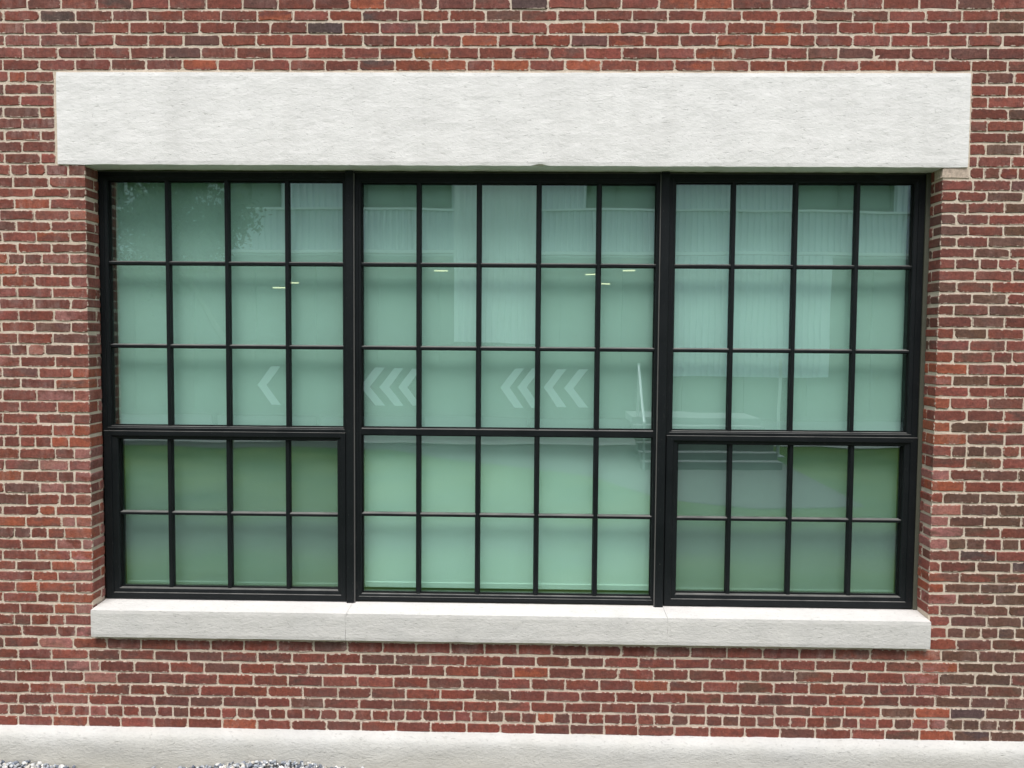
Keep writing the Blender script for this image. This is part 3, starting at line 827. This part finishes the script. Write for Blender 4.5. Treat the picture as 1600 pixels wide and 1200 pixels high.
for a in (-1.0785, 0.7785):
    wchild(MB().box(a, a + 0.005, 0.139, 0.158, H_ - 1.662, H_ + 0.985, 0.001).build('cover_side_highlight', M['edge']))  # thin pale strips paint the sky-lit side faces of the mullion covers
# insect screens behind the two opening sashes
for s_, x0, x1, z0, z1 in ((sl_, -2.57, -1.17, H_ - 1.60, H_ - 0.64), (sr, 0.90, 2.31, H_ - 1.594, H_ - 0.636)):
    wchild(MB().box(x0, x1, 0.236, 0.2365, z0, z1).build('insect_screen', M['screen']), s_)

# ---------------------------------------------------------------- roller shades and the dark room behind
SH = ((-2.602, -1.125, 'white roller shade drawn down behind the left unit of the window', H_ - 1.615),
      (-1.070, 0.790, 'white roller shade drawn down behind the wide middle unit of the window', H_ - 1.600),
      (0.850, 2.356, 'white roller shade drawn down behind the right unit of the window', H_ - 1.615))
for (a, b, lab, zb) in SH:
    e = empty('roller_shade', ((a + b) / 2, 0.282, zb), lab, 'roller shade', 'roller shades')
    nx, nz = 16, 30; v = []
    for i in range(nz + 1):
        for jx in range(nx + 1):
            x = a + (b - a) * jx / nx; z = zb + 0.03 + (H_ + 1.02 - zb - 0.03) * i / nz
            v.append((x - (a + b) / 2, 0.003 * noise.noise((x * 1.5, z * 2.5, 0.2)), z - zb))
    f = [(i * (nx + 1) + jx, i * (nx + 1) + jx + 1, (i + 1) * (nx + 1) + jx + 1, (i + 1) * (nx + 1) + jx) for i in range(nz) for jx in range(nx)]
    link('fabric', pydata('fabric', v, f, True), M['shade'], e)
    MB().box(-(b - a) / 2, (b - a) / 2, -0.006, 0.006, 0.0, 0.036, 0.003).build('hem_bar', M['shade'], e)
    MB().tube((-(b - a) / 2, 0.03, H_ + 1.03 - zb), ((b - a) / 2, 0.03, H_ + 1.03 - zb), 0.028, n=12).build('roller', M['shade'], e)
rm = MB()
rm.add([(-4, 0.42, 0), (4, 0.42, 0), (4, 4, 0), (-4, 4, 0), (-4, 0.42, 4.6), (4, 0.42, 4.6), (4, 4, 4.6), (-4, 4, 4.6)],
       [(0, 1, 2, 3), (4, 7, 6, 5), (3, 2, 6, 7), (0, 3, 7, 4), (1, 5, 6, 2)])
rm.box(-4, -2.66, 0.412, 0.422, 0, 4.6); rm.box(2.41, 4, 0.412, 0.422, 0, 4.6)
rm.box(-2.66, 2.41, 0.412, 0.422, 0, 0.95); rm.box(-2.66, 2.41, 0.412, 0.422, H_ + 1.06, 4.6)
link('room', pydata('room', rm.v, rm.f), M['room'], None, 'structure')

# ---------------------------------------------------------------- what the glass reflects: the building across the way
bld = empty('metal_building', (0, -21, 0), 'pale corrugated metal building across the way, reflected in the window glass', 'building')
def bpart(mb, name, mat, parent=None):
    o = mb.build(name, mat, None)
    o.parent = parent or bld
    if parent is None: o.matrix_parent_inverse = Matrix.Translation((0, 21, 0))
    return o
def corrugated(x0, x1, y, z0, z1, pitch=0.18, depth=0.08):
    mb = MB(); n = int((x1 - x0) / pitch); v = []
    prof = ((0.0, 0), (0.35, 0), (0.5, 1), (0.85, 1))
    for i in range(n):
        for t, d in prof: v.append((x0 + (i + t) * pitch, y + d * depth))
    v.append((x0 + n * pitch, y))
    m = len(v)
    mb.add([(x, yy, z0) for x, yy in v] + [(x, yy, z1) for x, yy in v], [(i + 1, i, m + i, m + i + 1) for i in range(m - 1)])
    return mb
YB = -20.0
bpart(corrugated(-17, 17, YB, 5.15, 6.28), 'siding', M['siding'])
wins = ((-8.86, -7.34), (-4.88, -2.34), (1.69, 3.65), (7.73, 10.5), (-14.5, -12.0), (13.2, 15.6))
edges = sorted([-17, 17] + [q for w_ in wins for q in w_])
for a, b in zip(edges[::2], edges[1::2]):
    bpart(corrugated(a, b, YB, 6.36, 8.2), 'siding', M['siding'])
for i, (a, b) in enumerate(wins):
    bpart(corrugated(a, b, YB, 7.9, 8.2), 'siding', M['siding'])
    w_ = bpart(MB().ring((a, b, 6.36, 7.9), (a + .08, b - .08, 6.46, 7.82), [(0, YB - .1), (0, YB + .06), (1, YB + .06), (1, YB - .1), (0, YB - .1)]).box((a + b) / 2 - .22, (a + b) / 2 - .12, YB - .1, YB + .05, 6.4, 7.86), 'window', M['dark'])
    bpart(MB().box(a + .05, b - .05, YB - .06, YB - .03, 6.42, 7.86), 'glass', M['farglass'], w_).matrix_parent_inverse = Matrix.Identity(4)
bpart(MB().box(-17, 17, YB - .02, YB + .14, 6.29, 6.35), 'flashing', M['siding2'])
bpart(MB().box(-17, 17, YB - .02, YB + .12, 5.05, 5.14), 'flashing', M['siding2'])
bpart(MB().box(-17.1, 17.1, YB - 10, YB + .2, 8.2, 8.4), 'roof', M['siding'])
bpart(MB().box(-17, 17, -23.0, YB - .03, 4.98, 5.04), 'soffit', M['siding'])
bpart(MB().box(-17, 17, -30, -23.1, 0, 8.2), 'back_volume', M['dark'])
bpart(corrugated(-2.23, 0.19, YB + .35, 2.45, 8.15), 'bay', M['siding2'])
bpart(MB().box(-2.23, 0.19, YB - .3, YB + .34, 2.45, 8.15), 'bay_core', M['siding2'])
bpart(corrugated(4.2, 8.7, YB + .25, 1.5, 5.0), 'bay', M['siding'])
bpart(MB().box(4.2, 8.7, YB - .3, YB + .24, 1.5, 5.0), 'bay_core', M['siding'])
# recessed shopfront with chevron decals
sf = bpart(MB().box(-17, 17, -22.6, -22.5, 0.0, 0.16), 'shopfront', M['dark'])
for i in range(18):
    x = -17 + i * 2
    p_ = bpart(MB().box(x - .05, x + .05, -22.65, -22.45, 0.16, 4.97), 'post', M['dark'])
    if i < 17: bpart(MB().box(x + .06, x + 1.94, -22.58, -22.55, 0.16, 4.97), 'pane', M['darkglass'])
YC = -19.6
bar = empty('barrier', (-3.0, YC, 0), 'low dark hoarding with white chevrons, reflected across the middle panes', 'barrier')
def rpart(mb, name, mat):
    o = mb.build(name, mat, None); o.parent = bar; o.matrix_parent_inverse = Matrix.Translation((3.0, -YC, 0)); return o
rpart(MB().box(-9.5, 3.2, YC - .08, YC - .02, 0.35, 1.9), 'board', M['darkglass'])
for x in (-9.3, -6.2, -3.1, 0.0, 3.0): rpart(MB().box(x - .05, x + .05, YC - .2, YC - .081, -0.05, 1.9), 'post', M['dark'])
def chevron(x, s=1.0):
    w, arm, z0, z1 = 0.27 * s, 0.42 * s, 0.58, 1.70
    zm = (z0 + z1) / 2
    mb = MB()
    pts = [(x, zm), (x + arm, z1), (x + arm + w, z1), (x + w, zm), (x + arm + w, z0), (x + arm, z0)]
    v = [(p, YC - .02 + .004, z) for p, z in pts] + [(p, YC - .019, z) for p, z in pts]
    mb.add(v, [(0, 3, 2, 1), (0, 5, 4, 3), (6, 7, 8, 9), (6, 9, 10, 11)] + [(i, (i + 1) % 6, 6 + (i + 1) % 6, 6 + i) for i in range(6)])
    return rpart(mb, 'chevron_decal', M['white'])
for x in (-8.0, -4.93, -4.40, -3.87, -0.85, -0.35, 0.40, 1.02): chevron(x)
# ceiling lamps seen under the overhang
LP = ((-7.7, 4.1, 0.26), (-7.3, 4.25, 0.15), (-2.75, 4.62, 0.20), (1.85, 4.55, 0.15), (3.0, 4.68, 0.18), (2.3, 4.25, 0.12), (-11.3, 4.12, 0.25))
for i, (x, z, l) in enumerate(LP):
    bpart(MB().box(x - l, x + l, -21.2, -21.14, z, z + .03), 'ceiling_lamp', M['lamp'])
# entrance steps and handrails
st = empty('concrete_steps', (3.7, -12, 0), 'concrete entrance steps reflected low in the right unit of the glass', 'steps')
for i in range(6):
    z1 = 0.15 * (i + 1) - 0.05
    o = MB().box(-1.4, 1.45, -0.35 * (i + 1) - (0 if i < 5 else 1.2), -0.35 * i, -0.06 if i == 0 else 0.15 * i - 0.05 - 0.01, z1, 0.01).build('step', M['paving'], st)
e = empty('handrail', (2.32, -11.8, 0), 'slanting galvanised handrail at the edge of the reflected steps', 'handrail')
MB().tube((0, 0, 0.9), (0.14, -2.2, 2.0), 0.03).build('rail', M['steel'], e)
MB().tube((0, 0.0, -.05), (0, 0.0, 0.92), 0.025).build('post', M['steel'], e)
MB().tube((0.14, -2.2, 0.8), (0.14, -2.2, 2.05), 0.035).build('post', M['steel'], e)
e = empty('pole', (5.62, -14, 0), 'slim upright pale pole reflected in the right unit of the glass', 'pole')
MB().tube((0, 0, -.06), (0, 0, 2.1), 0.04, 0.035, 12).build('shaft', M['steel'], e)
MB().tube((0, 0, 2.1), (0, 0, 2.16), 0.05, 0.03, 12).build('cap', M['steel'], e)
MB().box(-.12, .12, -.12, .12, -.07, -.03, 0.01).build('base_plate', M['steel'], e)
# tree whose crown darkens the upper left panes
tr = empty('tree', (-5.45, -10.0, 0), 'leafy green tree reflected in the upper left panes', 'tree')
tk = MB(); R2 = random.Random(5)
tk.tube((0, 0, -.06), (0.0, 0.02, 2.4), 0.065, 0.055, 10).tube((0.0, 0.02, 2.4), (-1.05, 0, 4.2), 0.055, 0.045, 10).tube((-1.05, 0, 4.2), (-1.2, 0.1, 6.4), 0.045, 0.02, 8)
tips = []
for i in range(26):
    z = R2.uniform(3.3, 6.2); a = R2.uniform(0, 6.28); L_ = R2.uniform(0.7, 1.5) * (1.1 - abs(z - 4.8) * 0.25)
    o_ = -1.05 if z > 4.2 else -1.05 * max(0, (z - 2.4) / 1.8); e = (-1.05 + math.cos(a) * L_, math.sin(a) * L_, z + R2.uniform(0.3, 0.9)); tk.tube((o_, 0, z), e, 0.035, 0.008, 6); tips.append(e)
    tips.append((-0.42 + e[0] * .6, e[1] * .6, z + .3))
tk.build('trunk', M['bark'], tr)
n = 17000; V = np.zeros((n * 4, 3)); C = np.ones((n * 4, 4), np.float32)
tips = np.array(tips)
for i in range(n):
    c = tips[rng.integers(len(tips))] + rng.normal(0, 0.21, 3)
    q, _ = np.linalg.qr(rng.normal(size=(3, 3))); s = rng.uniform(0.04, 0.07)
    V[i * 4:i * 4 + 4] = np.array([(-s, 0, 0), (0, -s * .5, 0), (s, 0, 0), (0, s * .5, 0)]) @ q.T + c
    g = rng.uniform(0.7, 1.3); C[i * 4:i * 4 + 4] = (0.042 * g, 0.085 * g, 0.022 * g, 1)
link('crown', tri_mesh('crown', V, np.arange(n * 4).reshape(n, 4), C), M['leaf'], tr)
